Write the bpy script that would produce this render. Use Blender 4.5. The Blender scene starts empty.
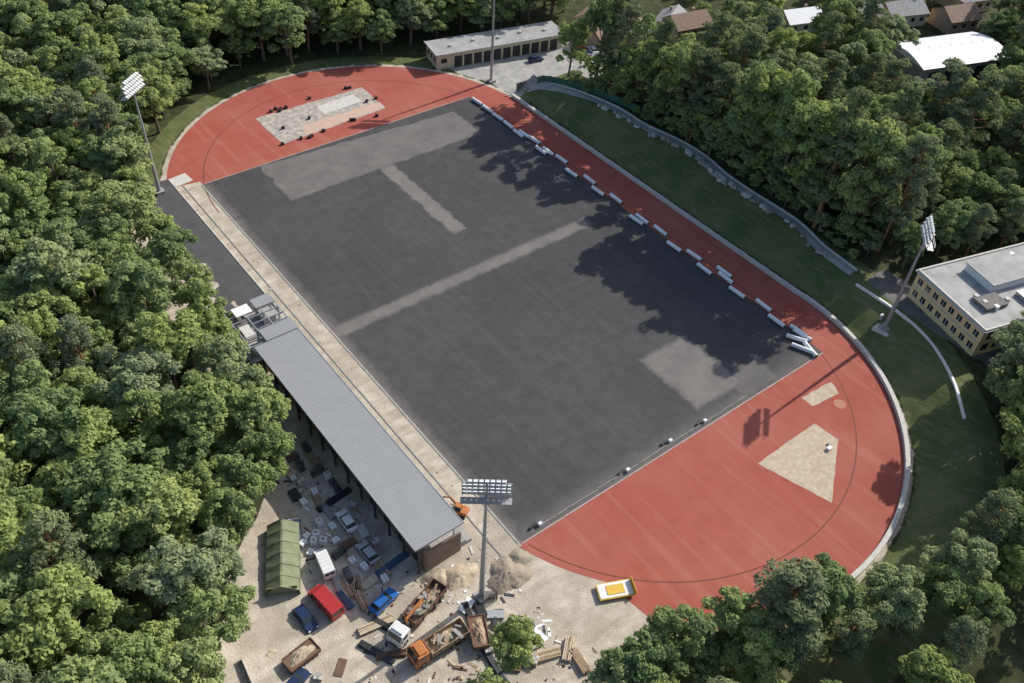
import bpy, math, random
import numpy as np
from mathutils import Vector, Matrix
R=random.Random(7)
NR=np.random.RandomState(11)
S=bpy.context.scene
COL=bpy.context.collection

# ------------------------------------------------------------ material helpers
class NT:
    def __init__(s,name,rough=.8,spec=.3):
        s.m=bpy.data.materials.new(name); s.m.use_nodes=True
        s.t=s.m.node_tree; s.b=s.t.nodes["Principled BSDF"]
        s.b.inputs["Roughness"].default_value=rough
        s.b.inputs["Specular IOR Level"].default_value=spec
        s.geo=None
    def n(s,t): return s.t.nodes.new(t)
    def l(s,a,b): s.t.links.new(a,b)
    def put(s,sock,v):
        if isinstance(v,bpy.types.NodeSocket): s.l(v,sock)
        elif isinstance(v,tuple) and len(v)==3 and sock.type=='RGBA': sock.default_value=(*v,1)
        else: sock.default_value=v
    def pos(s):
        if s.geo is None: s.geo=s.n("ShaderNodeNewGeometry")
        return s.geo.outputs["Position"]
    def xyz(s):
        q=s.n("ShaderNodeSeparateXYZ"); s.l(s.pos(),q.inputs[0]); return q.outputs
    def math(s,op,a,b=None,clamp=False):
        q=s.n("ShaderNodeMath"); q.operation=op; q.use_clamp=clamp
        s.put(q.inputs[0],a)
        if b is not None: s.put(q.inputs[1],b)
        return q.outputs[0]
    def noise(s,scale,detail=3,vec=None,stretch=None,rough=.55):
        q=s.n("ShaderNodeTexNoise"); q.inputs["Scale"].default_value=scale
        q.inputs["Detail"].default_value=detail; q.inputs["Roughness"].default_value=rough
        v=vec or s.pos()
        if stretch:
            mp=s.n("ShaderNodeMapping"); s.l(v,mp.inputs[0]); mp.inputs["Scale"].default_value=stretch; v=mp.outputs[0]
        s.l(v,q.inputs["Vector"]); return q.outputs["Fac"]
    def rng(s,v,a,b,c=0.,d=1.):
        q=s.n("ShaderNodeMapRange"); s.put(q.inputs[0],v)
        for i,k in enumerate((a,b,c,d)): q.inputs[i+1].default_value=k
        return q.outputs[0]
    def mix(s,f,a,b,mode='MIX'):
        q=s.n("ShaderNodeMix"); q.data_type='RGBA'; q.blend_type=mode
        s.put(q.inputs[0],f); s.put(q.inputs[6],a); s.put(q.inputs[7],b); return q.outputs[2]
    def attr(s,name):
        q=s.n("ShaderNodeAttribute"); q.attribute_name=name; return q.outputs["Fac"]
    def bump(s,h,strength=.3,dist=.05):
        q=s.n("ShaderNodeBump"); q.inputs["Strength"].default_value=strength; q.inputs["Distance"].default_value=dist
        s.l(h,q.inputs["Height"]); s.l(q.outputs[0],s.b.inputs["Normal"])
    def col(s,c): s.put(s.b.inputs["Base Color"],c)
    def box(s,x,y,x0,x1,y0,y1,soft):
        a=s.math('MINIMUM',s.math('SUBTRACT',x,x0),s.math('SUBTRACT',x1,x))
        b=s.math('MINIMUM',s.math('SUBTRACT',y,y0),s.math('SUBTRACT',y1,y))
        return s.math('ADD',s.math('DIVIDE',s.math('MINIMUM',a,b),soft),.5,clamp=True)
def mat(name,c,var=.25,scale=2.,rough=.8,metal=0.,spec=.3,fine=12.):
    k=NT(name,rough,spec)
    a=k.noise(scale,3); b=k.noise(fine,1)
    f=k.math('ADD',k.math('MULTIPLY',a,.65),k.math('MULTIPLY',b,.35))
    f=k.rng(f,.3,.7)
    lo=tuple(x*(1-var) for x in c); hi=tuple(min(1,x*(1+var)) for x in c)
    k.col(k.mix(f,lo,hi)); k.b.inputs["Metallic"].default_value=metal
    return k.m

M={}
def mk(key,*a,**kw): M[key]=mat(key,*a,**kw)
mk("concrete_light",(.56,.54,.50),.18,1.5)
mk("concrete",(.34,.33,.31),.25,1.)
mk("concrete_dark",(.16,.155,.15),.3,1.)
mk("white_paint",(.78,.78,.76),.08,2,.5)
mk("white_wrap",(.80,.81,.82),.1,3,.45)
mk("steel",(.42,.43,.44),.15,2,.45,.5)
mk("steel_dark",(.08,.085,.09),.3,2,.5,.4)
mk("roof_grey",(.285,.292,.302),.06,.5,.6,fine=3)
mk("asphalt_dark",(.085,.085,.090),.2,.4,.85,fine=3)
mk("stand_wall",(.24,.18,.14),.25,1.)
mk("cream_plaster",(.60,.52,.37),.12,1.)
mk("yellow_plaster",(.80,.62,.33),.1,1.)
mk("roof_felt",(.35,.35,.345),.30,.35)
mk("dark_door",(.045,.042,.04),.3,1.)
mk("brown_tile",(.26,.17,.13),.3,1.5)
mk("grey_tile",(.28,.28,.28),.25,1.)
mk("brick_wall",(.38,.28,.21),.2,2.)
mk("tarp_white",(.72,.74,.76),.08,1,.5)
mk("tarp_green",(.190,.210,.125),.25,.8,.75)
mk("tyre",(.02,.02,.02),.2,4)
mk("glass",(.03,.038,.045),.1,1,.08,0,.6)
mk("car_red",(.42,.035,.035),.06,1,.3,0,.5)
mk("car_blue",(.02,.12,.40),.06,1,.3,0,.5)
mk("car_darkblue",(.02,.035,.09),.06,1,.28,0,.5)
mk("car_white",(.74,.74,.72),.06,1,.35,0,.5)
mk("car_silver",(.35,.36,.37),.06,1,.3,.4,.5)
mk("orange_paint",(.48,.18,.06),.25,2,.5)
mk("yellow_paint",(.68,.44,.06),.12,2,.5)
mk("rust",(.17,.10,.07),.35,2)
mk("wood",(.36,.26,.17),.3,2)
mk("wood_pale",(.56,.46,.33),.25,2)
mk("sand_heap",(.44,.36,.26),.25,1.5)
mk("gravel_heap",(.30,.255,.195),.35,6,fine=25)
mk("black_plastic",(.03,.031,.034),.3,2,.5)
mk("blue_plastic",(.07,.12,.22),.2,2,.5)
mk("green_mesh",(.05,.13,.09),.2,2,.6)
mk("lamp_glass",(.82,.84,.86),.05,2,.3,0,.6)
mk("bark",(.15,.12,.095),.3,3)
mk("pine_bark",(.28,.15,.09),.3,3)
mk("turf_green",(.06,.14,.04),.2,4)
mk("groove",(.18,.05,.04),.2,3)
mk("terra",(.42,.20,.13),.2,2)

# ------------------------------------------------------------ mesh builder
class MB:
    def __init__(s,*mats): s.v=[];s.f=[];s.mi=[];s.mats=list(mats)
    def idx(s,m):
        if isinstance(m,int): return m
        if m not in s.mats: s.mats.append(m)
        return s.mats.index(m)
    def add(s,vs,fs,m):
        o=len(s.v); s.v+= [tuple(p) for p in vs]; i=s.idx(m)
        for f in fs: s.f.append(tuple(o+k for k in f)); s.mi.append(i)
    def box(s,c,d,m=0,rz=0.,top=(1,1),rx=0.,ry=0.,off=(0,0)):
        x,y,z=d[0]/2,d[1]/2,d[2]/2
        vs=[(-x,-y,-z),(x,-y,-z),(x,y,-z),(-x,y,-z)]+[(sx*x*top[0]+off[0],sy*y*top[1]+off[1],z) for sx,sy in((-1,-1),(1,-1),(1,1),(-1,1))]
        if rz or rx or ry:
            q=Matrix.Rotation(rz,3,'Z')@Matrix.Rotation(ry,3,'Y')@Matrix.Rotation(rx,3,'X')
            vs=[q@Vector(p) for p in vs]
        vs=[(p[0]+c[0],p[1]+c[1],p[2]+c[2]) for p in vs]
        s.add(vs,[(3,2,1,0),(4,5,6,7),(0,1,5,4),(1,2,6,5),(2,3,7,6),(3,0,4,7)],m)
    def cyl(s,p0,p1,r0,r1=None,n=10,m=0,caps=True):
        r1=r0 if r1 is None else r1
        a=Vector(p0);b=Vector(p1);d=(b-a).normalized()
        u=d.orthogonal().normalized(); w=d.cross(u)
        vs=[]
        for (p,r) in ((a,r0),(b,r1)):
            for i in range(n):
                t=2*math.pi*i/n; vs.append(p+u*(r*math.cos(t))+w*(r*math.sin(t)))
        fs=[(i,(i+1)%n,n+(i+1)%n,n+i) for i in range(n)]
        if caps: fs+= [tuple(range(n-1,-1,-1)),tuple(range(n,2*n))]
        s.add(vs,fs,m)
    def prism(s,prof,y0,y1,m=0):
        n=len(prof)
        vs=[(x,y0,z) for x,z in prof]+[(x,y1,z) for x,z in prof]
        fs=[tuple(range(n)),tuple(range(2*n-1,n-1,-1))]+[(i,n+i,n+(i+1)%n,(i+1)%n) for i in range(n)]
        s.add(vs,fs,m)
    def obj(s,name,loc=(0,0,0),rz=0.,parent=None,bevel=0,smooth=False):
        me=bpy.data.meshes.new(name); me.from_pydata(s.v,[],s.f)
        for m in s.mats: me.materials.append(M[m] if isinstance(m,str) else m)
        me.polygons.foreach_set("material_index",s.mi)
        if smooth: me.polygons.foreach_set("use_smooth",[True]*len(s.f))
        me.update()
        o=bpy.data.objects.new(name,me); COL.objects.link(o)
        o.location=loc; o.rotation_euler=(0,0,rz)
        if parent: o.parent=parent
        if bevel:
            b=o.modifiers.new("bevel",'BEVEL'); b.width=bevel; b.segments=2; b.limit_method='ANGLE'
        return o
def empty(name,loc,rz=0.):
    o=bpy.data.objects.new(name,None); COL.objects.link(o); o.location=loc; o.rotation_euler=(0,0,rz); o.empty_display_size=.5
    return o

# ------------------------------------------------------------ terrain
def ss(a,b,x):
    t=np.clip((np.asarray(x,float)-a)/(b-a),0,1); return t*t*(3-2*t)
def capd(x,y):
    x=np.asarray(x,float);y=np.asarray(y,float)
    return np.hypot(x,np.maximum(np.abs(y)-44.5,0))-45.6
WY=[-200,-90,-47,-29,-16,-1,16,37,45,60]; WV=[8.6,8.6,8.4,10.5,11.2,12.6,11,8.5,5,4]
def H(x,y):
    x=np.asarray(x,float);y=np.asarray(y,float)
    d=capd(x,y); w=np.interp(y,WY,WV)
    base=4.2*np.clip((d-.3)/w,0,1)
    side=ss(-25,8,x)*(1-ss(45,54,y))
    hill=2.5*ss(13,30,d)*(1-ss(15,30,y))*ss(-52,-40,y)*(1-ss(110,140,x))*ss(40,50,x)
    left=1.5*ss(-58,-90,x)
    return base*side+hill+left
def h(x,y): return float(H(x,y))
LBY=[-90,-60,-50,-43,-35,-29,-24,-10,8,20,40,55,60]; LBX=[-92,-88,-81,-75.5,-71,-63.5,-59.5,-58.5,-56.5,-54,-53,-51.5,-51]
def leftb(y): return np.interp(y,LBY,LBX)

def ground():
    xs=np.concatenate([[-3000,-1200,-500,-250,-180],np.arange(-150,241,1.),[270,330,600,1300,3000]])
    ys=np.concatenate([[-3000,-1200,-500,-250,-190],np.arange(-150,181,1.),[210,260,600,1300,3000]])
    X,Y=np.meshgrid(xs,ys); Z=H(X,Y)
    nx,ny=len(xs),len(ys)
    d=capd(X,Y)
    Z=Z+np.where(d>1.,0.10*np.sin(X*.9+Y*.31)*np.sin(Y*.7-X*.2),0)
    Z=np.where(d<1,-.002,Z)
    co=np.stack([X,Y,Z],-1).reshape(-1,3)
    i=np.arange(nx*ny).reshape(ny,nx)
    q=np.stack([i[:-1,:-1],i[:-1,1:],i[1:,1:],i[1:,:-1]],-1).reshape(-1,4)
    me=bpy.data.meshes.new("ground"); me.from_pydata(co.tolist(),[],q.tolist())
    me.polygons.foreach_set("use_smooth",[True]*len(q))
    lb=leftb(Y)
    cl=lambda a: np.clip(a+.5,0,1)
    def bxm(x0,x1,y0,y1): return cl(np.minimum(np.minimum(X-x0,x1-X),np.minimum(Y-y0,y1-Y)))
    sand=np.maximum(cl((.3-d)*.7),np.minimum(cl(np.minimum(X-lb+1,-38-X)),cl(np.minimum(Y+80,-20-Y))))
    sand=np.maximum(sand,bxm(-58,-40,-22,62))
    sand=np.maximum(sand,np.minimum(bxm(-60,-20,-79,-60),cl(3-d)))
    paved=np.minimum(bxm(44.5,98,49,70),cl(d-.5))
    paved=np.maximum(paved,np.minimum(bxm(40,60,60,73),cl(d-.8)))
    paved=np.maximum(paved,np.minimum(bxm(60,82,41,50),cl(X-62)))
    asph=np.minimum(bxm(53,61,-80,-50),cl(d-9.3))
    grass=np.minimum(cl(d-.6),np.minimum(cl(13-d),bxm(-20,200,-200,51)))
    grass=np.maximum(grass,np.minimum(cl(d-.6),np.minimum(cl(5-d),bxm(-60,40,55,200))))
    for nm,a in(("sand",sand),("paved",paved),("grass",grass),("asph",asph)):
        at=me.attributes.new(nm,'FLOAT','POINT'); at.data.foreach_set("value",a.astype(np.float32).ravel())
    k=NT("ground_mix",.95,.1)
    n1=k.noise(.5,4); n2=k.noise(4.,2); n3=k.noise(.12,3)
    edge=k.math('MULTIPLY',k.math('SUBTRACT',n1,.5),.9)
    def msk(nm): return k.rng(k.math('ADD',k.attr(nm),edge),.4,.6)
    fl=k.mix(k.rng(n1,.3,.7),(.035,.045,.018),(.085,.090,.045))
    gr=k.mix(k.rng(n2,.3,.7),(.065,.092,.034),(.125,.155,.058))
    gr=k.mix(k.rng(n3,.40,.6,0,.65),gr,(.165,.175,.080))
    n5=k.noise(1.1,3,stretch=(1.,.25,1.)); gr=k.mix(k.rng(n5,.5,.7,0,.6),gr,(.22,.19,.12))
    sd=k.mix(k.rng(n1,.3,.7),(.42,.36,.285),(.62,.56,.47))
    sd=k.mix(k.rng(n3,.45,.62,0,.6),sd,(.36,.31,.245))
    n7=k.noise(.6,4,stretch=(.25,1.,1.)); sd=k.mix(k.rng(n7,.5,.68,0,.5),sd,(.30,.255,.20))
    sd=k.mix(k.rng(n2,.55,.75,0,.4),sd,(.30,.26,.21))
    pv=k.mix(k.rng(n1,.3,.7),(.30,.295,.28),(.44,.43,.40))
    ap=k.mix(k.rng(n1,.3,.7),(.13,.128,.125),(.22,.21,.20))
    c=k.mix(msk("grass"),fl,gr); c=k.mix(msk("sand"),c,sd); c=k.mix(msk("paved"),c,pv); c=k.mix(msk("asph"),c,ap)
    k.col(c); k.bump(n2,.6,.15)
    me.materials.append(k.m)
    o=bpy.data.objects.new("ground",me); COL.objects.link(o)
ground()

def sheet(name,pts,z,m):
    b=MB(m); b.add([(x,y,z) for x,y in pts],[tuple(range(len(pts)))],0); return b.obj(name)
def arc(cx,cy,r,a0,a1,n=48):
    return [(cx+r*math.cos(math.radians(a0+(a1-a0)*i/n)),cy+r*math.sin(math.radians(a0+(a1-a0)*i/n))) for i in range(n+1)]

# running track
k=NT("red_track_rubber",.85,.2)
n1=k.noise(.35,4); n2=k.noise(14.,1); n3=k.noise(.07,3)
st=k.noise(.5,3,stretch=(1.,.06,1.))
c=k.mix(k.rng(n1,.3,.7),(.340,.085,.060),(.395,.104,.076))
c=k.mix(k.rng(n3,.42,.62,0,.6),c,(.41,.140,.105))
c=k.mix(k.rng(n2,.35,.7,0,.25),c,(.23,.060,.045))
c=k.mix(k.rng(st,.54,.64,0,.22),c,(.46,.21,.165))
k.col(c); k.bump(n2,.25,.02); M["red_track"]=k.m
tp=[(-35.6,-56.5)]+arc(0,-44.2,38.2,198.5,219)+[(-28,-79)]+arc(0,-44.2,44.7,231,360)+arc(0,44.8,44.7,0,160)+[(-40.5,58.5),(-35.6,57.5)]
sheet("running_track",tp,.004,"red_track")
def sweep(name,path,prof,m,zf=None,close=False,base=0.):
    """prof: list of (offset to the right of path, height)"""
    P=[Vector((p[0],p[1])) for p in path]; n=len(P); b=MB(m); k=len(prof); vs=[]
    for i in range(n):
        t=(P[min(i+1,n-1)]-P[max(i-1,0)]).normalized(); nr=Vector((t.y,-t.x))
        z=zf(P[i].x,P[i].y) if zf else base
        for o,hh in prof:
            q=P[i]+nr*o; vs.append((q.x,q.y,z+hh))
    fs=[]
    for i in range(n-1):
        for j in range(k-1): fs.append((i*k+j,i*k+j+1,(i+1)*k+j+1,(i+1)*k+j))
    fs.append(tuple(range(k))); fs.append(tuple((n-1)*k+j for j in range(k-1,-1,-1)))
    b.add(vs,fs,0); return b.obj(name)
loop=arc(0,-44.2,37.0,200,360)+arc(0,44.8,37.0,0,180)
b=MB("groove")
def ribbon(b,path,w,z,m=0):
    P=[Vector(p) for p in path]; vs=[]
    for i in range(len(P)):
        t=(P[min(i+1,len(P)-1)]-P[max(i-1,0)]).normalized(); nr=Vector((t.y,-t.x))
        for s_ in(-1,1): q=P[i]+nr*(s_*w/2); vs.append((q.x,q.y,z))
    b.add(vs,[(2*i,2*i+1,2*i+3,2*i+2) for i in range(len(P)-1)],m)
ribbon(b,loop,.22,.009)
b.obj("track_kerb_groove")

# field base layer
k=NT("black_base_layer",.9,.2)
x,y,_=k.xyz()
dn=k.noise(.35,4); dn2=k.noise(2.2,3)
off=k.math('ADD',k.math('MULTIPLY',k.math('SUBTRACT',dn,.5),2.2),k.math('MULTIPLY',k.math('SUBTRACT',dn2,.5),1.3))
xx=k.math('ADD',x,off); yy=k.math('ADD',y,k.math('MULTIPLY',off,.7))
n1=k.noise(.5,4); n2=k.noise(9.,1); n4=k.noise(5.,3,rough=.6); n6=k.noise(.045,3); n8=k.noise(.18,5,rough=.7)
c=k.mix(k.rng(n1,.3,.7),(.068,.066,.068),(.090,.087,.088))
c=k.mix(k.rng(n6,.42,.6,0,.5),c,(.054,.052,.055))
c=k.mix(k.rng(n8,.5,.7,0,.5),c,(.118,.114,.110))
st=k.noise(.9,3,stretch=(1.,.03,1.)); c=k.mix(k.rng(st,.5,.66,0,.25),c,(.120,.116,.112))
st2=k.noise(.9,3,stretch=(.03,1.,1.)); c=k.mix(k.rng(st2,.55,.68,0,.10),c,(.115,.112,.11))
c=k.mix(k.rng(n2,.3,.75,0,.35),c,(.042,.041,.044))
lg=k.mix(k.rng(n4,.3,.7),(.185,.172,.162),(.25,.232,.215))
def bx(*a): return k.box(xx,yy,*a)
ylim=k.math('SUBTRACT',56,k.math('MULTIPLY',k.math('ADD',x,22),.075))
m1=k.math('MULTIPLY',bx(-22.5,28,40.5,60,.5),k.math('LESS_THAN',yy,ylim))
m2=bx(-.6,2.9,11.5,40.5,.6)
m3=bx(-36,26,-2.2,.6,1.)
m4=bx(6,17.3,-52.5,-38,1.)
m5=k.math('MULTIPLY',bx(15,24,-56,-50,1.5),.6)
m6=k.math('MULTIPLY',bx(-37,-34.6,-57,57,2.),.7)
m7=k.math('MULTIPLY',bx(-36,36,-57,-53.8,2.5),.45)
mm=k.math('MULTIPLY',m1,.75)
for q in(m2,k.math('MULTIPLY',m3,.9),k.math('MULTIPLY',m4,.95),m5,m6,m7): mm=k.math('MAXIMUM',mm,q)
spk=k.rng(n8,.35,.65,.6,1.)
c=k.mix(k.math('MULTIPLY',mm,spk),c,lg)
k.col(c); k.bump(n2,.35,.03); M["field_base"]=k.m
sheet("sports_field",[(-35.6,-56),(35.6,-56),(35.6,56),(-35.6,56)],.010,"field_base")
b=MB("concrete")
b.box((-35.85,0,.03),(.3,112,.08)); b.box((0,-56.2,.03),(71,.22,.08)); b.box((0,56.2,.03),(71,.18,.08))
b.box((-39.2,2,.04),(.25,118,.1))
b.obj("field_kerb")
sheet("asphalt_terrace",[(-52,9.3),(-41.0,9.3),(-41.0,30),(-40.8,48),(-40.9,62),(-47,63),(-52,60)],.02,"asphalt_dark")
b=MB("concrete_light"); b.box((-40.85,35.6,.06),(.2,52,.12)); b.box((-38.8,60.3,.05),(4,3.6,.1),0,rz=.1); b.obj("terrace_kerb")

k=NT("far_gravel",.9,.2); a=k.noise(.8,4); bq=k.noise(5,2)
k.col(k.mix(k.rng(a,.4,.62),k.mix(k.rng(bq,.3,.7),(.25,.23,.21),(.36,.34,.31)),(.50,.44,.38))); M["far_gravel"]=k.m
def ragged(pts,step=1.2,amp=.22):
    out=[]
    for i in range(len(pts)):
        a=Vector(pts[i]);c_=Vector(pts[(i+1)%len(pts)]);n=max(1,int((c_-a).length/step))
        for j in range(n):
            p=a+(c_-a)*(j/n); out.append((p.x+R.uniform(-amp,amp),p.y+R.uniform(-amp,amp)))
    return out
sheet("jump_area_base",ragged([(-13.5,61.6),(14.8,62.6),(15.2,74.6),(-14,75.2)]),.012,"far_gravel")
mk("pink_sand",(.54,.38,.30),.12,1.)
sheet("jump_area_sand",ragged([(-7.5,62.2),(14.2,63),(14.2,66.4),(-6.5,66.0)],amp=.3),.018,"pink_sand")
sheet("jump_area_slab",ragged([(1,68.2),(11.5,68.6),(11.5,72.8),(1,72.3)],amp=.15),.018,"concrete_light")
k=NT("pit_sand",.95,.1); a=k.noise(1.2,4); bq=k.noise(.5,4)
k.col(k.mix(k.rng(bq,.45,.65,0,.4),k.mix(k.rng(a,.3,.7),(.45,.37,.27),(.60,.50,.38)),(.40,.31,.22))); k.bump(a,.5,.1); M["pit_sand"]=k.m
sheet("shot_put_sector_sand",ragged([(5.4,-66.7),(13,-66.5),(20.2,-66.6),(20.6,-71.2),(9.1,-78.9)],amp=.08),.012,"pit_sand")
sheet("runway_sand",ragged([(23.3,-61.3),(30.8,-61.8),(29.6,-64.6),(23.1,-63.8)],amp=.15),.012,"pit_sand")
sheet("throwing_circle",arc(27.6,-66.2,1.1,0,345,23),.012,"terra")
b=MB("white_wrap","concrete"); b.box((17.6,-71.6,.25),(.9,.7,.5)); b.box((18.4,-70.9,.15),(.5,.5,.3),1); b.obj("sand_bag_stack",bevel=.05)
b=MB("black_plastic")
for i in range(22):
    px=-15+R.random()*31; py=R.choice([61,76,75.5,61.5,68])+R.uniform(-.6,.6)
    if py==68: px=R.choice([-15,16])
    b.box((px,py,.3),(.8,.6,.6),rz=R.random()*3)
b.obj("rubber_granulate_bags",bevel=.08)
b=MB("black_plastic","white_wrap","concrete")
for i,p in enumerate([(-33,-54.9),(-15,-55.1),(-5,-54.7),(3,-55)]):
    b.cyl((p[0],p[1],.2),(p[0]+1.4,p[1]+.2,.2),.22,n=8); b.box((p[0]+1.8,p[1]-.3,.3),(.6,.5,.6),1)
for i in range(16): b.cyl((-31+i*2.9,-55.3+R.uniform(-.1,.1),.08),(-28.2+i*2.9,-55.3+R.uniform(-.1,.1),.08),.07,n=6,m=2)
b.obj("drain_pipe_run")

wall=[(44.9,50.5)]+[(44.9,y_) for y_ in range(46,-45,-4)]+arc(0,-44.2,45.1,0,-105,60)
sweep("retaining_wall",wall,[(.35,-.1),(.35,.7),(-.4,.7),(-.4,-.1)],"concrete_light")
up=[(52.8,-49.4),(52.2,-58.1),(50,-67.4),(44.9,-75.6),(38.4,-82.3)]
def smoothp(p,n=6):
    P=[Vector(q) for q in p]; out=[]
    for i in range(len(P)-1):
        p0=P[max(i-1,0)];p1=P[i];p2=P[i+1];p3=P[min(i+2,len(P)-1)]
        for j in range(n):
            t=j/n; q=.5*((2*p1)+(p2-p0)*t+(2*p0-5*p1+4*p2-p3)*t*t+(3*p1-p0-3*p2+p3)*t**3); out.append((q.x,q.y))
    out.append(tuple(P[-1])); return out
sweep("crest_kerb",smoothp(up),[(.22,-.3),(.22,.3),(-.22,.3),(-.22,-.3)],"white_paint",zf=h)
pth=smoothp([(48.5,48.5),(50.5,45),(54.4,37),(57.2,26),(57.4,16.5),(59.2,7),(59.4,-1.3),(58,-9),(57.6,-16.6),(57.6,-29.4),(55.4,-38),(54.4,-47.1)],8)
def drape(name,path,w,m,zo=.08):
    P=[Vector(p) for p in path]; b=MB(m); vs=[];K=3
    for i in range(len(P)):
        t=(P[min(i+1,len(P)-1)]-P[max(i-1,0)]).normalized(); nr=Vector((t.y,-t.x))
        for s_ in range(K): q=P[i]+nr*((s_/(K-1)-.5)*w); vs.append((q.x,q.y,h(q.x,q.y)+zo+.1))
    b.add(vs,[(K*i+j,K*i+j+1,K*(i+1)+j+1,K*(i+1)+j) for i in range(len(P)-1) for j in range(K-1)],0)
    return b.obj(name)
drape("drainage_path",pth,1.9,"concrete")
sweep("path_edge_wall",pth,[(-1.0,-.4),(-1.0,.5),(-1.3,.5),(-1.3,-.4)],"concrete_light",zf=h)
b=MB("concrete_light","concrete")
i=22
while i<len(pth)-6:
    q=pth[i]
    n_=R.randint(1,4)
    for j in range(n_): b.box((q[0]-1.2+R.uniform(-.5,.5),q[1]+R.uniform(-1.2,1.2),h(q[0],q[1])+.25),(R.uniform(.5,1.3),R.uniform(.6,2.2),R.uniform(.4,.9)),R.randint(0,1),rz=R.uniform(-.5,.5))
    i+=R.randint(1,4)
b.obj("stone_edge_blocks",bevel=.04)
b=MB("green_mesh","steel_dark")
fp=smoothp([(50.5,47.5),(55.6,39.2),(58.6,31.7),(60.5,24),(61.2,15.6)],5)
for i in range(len(fp)-1):
    a=fp[i];c_=fp[i+1];z0=h(*a);z1=h(*c_)
    b.add([(a[0],a[1],z0),(c_[0],c_[1],z1),(c_[0],c_[1],z1+1.9),(a[0],a[1],z0+1.9)],[(0,1,2,3)],0)
    b.cyl((a[0],a[1],z0-.2),(a[0],a[1],z0+2.1),.05,n=6,m=1)
b.obj("mesh_fence")
b=MB("concrete","concrete_dark")
for i in range(8): b.box((47.2+i*.7,49.5,.25+i*.25),(.7,3.2,.5+i*.5),0)
b.box((50,51.4,1.3),(6,.4,2.6),1)
b.obj("concrete_stairs")

def turf_roll(x,y,rz,L=3.9,z=.42):
    b=MB("white_wrap","turf_green","black_plastic")
    n=16;r=.40
    b.cyl((0,-L/2,0),(0,L/2,0),r,r,n,0)
    for e in(-1,1): b.cyl((0,e*L/2,0),(0,e*(L/2+.03),0),r*.86,r*.86,n,1); b.cyl((0,e*(L/2+.03),0),(0,e*(L/2+.05),0),.1,.1,8,2)
    for t in(-.9,0,.9): b.cyl((0,t-.04,0),(0,t+.04,0),r+.012,r+.012,n,0)
    b.obj("turf_roll",(x,y,z),rz,smooth=False)
yy_=52.5;i=0
while yy_>-55:
    if -6.5<yy_<-1.5: yy_-=2; continue
    st=(i//1)%2
    x0=35.3 if yy_>36 else (34.7+1.5*st)
    turf_roll(x0+R.uniform(-.15,.15),yy_,R.uniform(-.05,.05))
    if R.random()<.22: turf_roll(x0+1.15,yy_+R.uniform(-1.5,1.5),R.uniform(-.06,.06))
    yy_-= 4.4 if R.random()<.7 else 5.6; i+=1
turf_roll(32.8,-53.3,.4); turf_roll(33.9,-54.4,-.3); turf_roll(35.8,-51,.1); turf_roll(34.1,-51.0,.5)

# ------------------------------------------------------------ grandstands
def stand(name,y0,y1,roofmat,seats=True):
    e=empty(name,(0,(y0+y1)/2,0)); L=y1-y0
    b=MB(roofmat,"steel")
    xa,xb=-51.4,-43.4
    b.box(((xa+xb)/2,0,7.15),(xb-xa,L,.22),0)
    n=int(L/.8)
    for i in range(n+1): b.box(((xa+xb)/2,-L/2+i*L/n,7.268),(xb-xa-.1,.04,.014),0)
    b.box((xa-.06,0,7.1),(.12,L+.2,.4),1); b.box((xb+.06,0,7.1),(.12,L+.2,.42),1)
    for s_ in(-1,1): b.box(((xa+xb)/2,s_*(L/2+.05),7.1),(xb-xa,.1,.4),1)
    b.obj("roof",parent=e)
    b=MB("steel_dark","steel")
    n=int(L/4)
    for i in range(n+1):
        yy=-L/2+.5+i*(L-1)/n
        b.box((-50.6,yy,3.5),(.3,.3,7),0); b.box((-47.4,yy,6.85),(7.6,.18,.35),0)
        b.box((-44.6,yy,4.2),(.2,.2,5.4),1)
    b.obj("columns",parent=e)
    b=MB("concrete","stand_wall","dark_door","glass")
    for i in range(8):
        xx_=-48.9+i*1.02; z=4.2-i*.5
        b.box((xx_,0,z/2),(1.02,L-1.2,z),0)
    b.box((-49.6,0,2.6),(.3,L-.6,5.2),1)
    for i in range(n):
        yy=-L/2+2.5+i*(L-1)/n
        b.box((-49.78,yy,1.1),(.06,1.6,2.2),2); b.box((-49.78,yy,3.9),(.06,2.4,1.0),3)
    b.box((-46.5,-L/2+.35,2.3),(6,.3,4.6),1); b.box((-46.5,L/2-.35,2.3),(6,.3,4.6),1)
    b.obj("terrace",parent=e)
    return e
stand("grandstand",-52,-3.4,"roof_grey")
e=empty("grandstand_entrance_frame",(-47.5,3.1,0))
b=MB("steel","white_paint","concrete_light","concrete_dark")
for x_ in(-4.3,-1.4,1.5,4.3):
    for y_ in(-5.2,-1.7,1.7,5.2):
        b.box((x_,y_,3.0),(.28,.28,6.),0)
for y_ in(-5.2,-3.4,-1.7,0,1.7,3.4,5.2): b.box((0,y_,6.2),(9.2,.16,.24),0)
for x_ in(-4.3,-1.4,1.5,4.3): b.box((x_,0,6.42),(.18,11,.2),0)
b.obj("steel_frame",parent=e)
b=MB("concrete","concrete_light","concrete_dark","roof_felt","roof_grey")
b.box((0,0,3.2),(9.6,11.6,.3),0); b.box((-2.9,0,1.6),(.3,11,3.1),2)
b.box((2.3,-3,4.4),(3,4,2.1),1); b.box((2.3,-3,5.55),(3.3,4.3,.15),3)
b.box((2.5,3.2,3.9),(2.4,3,1.2),3); b.box((-2.5,2.8,4.2),(2.6,3.4,1.6),2); b.box((-2.5,-3.4,3.8),(2,2.4,1),1)
b.box((1.6,-4.0,6.65),(6,3.2,.12),4); b.box((2.6,4.2,6.65),(3.6,2.6,.12),4)
b.obj("deck",parent=e)
b=MB("white_paint","concrete_light")
for i in range(9): b.box((-5.2-i*.35,-3.5,3.2-i*.36),(.4,2.2,.2),1)
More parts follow.
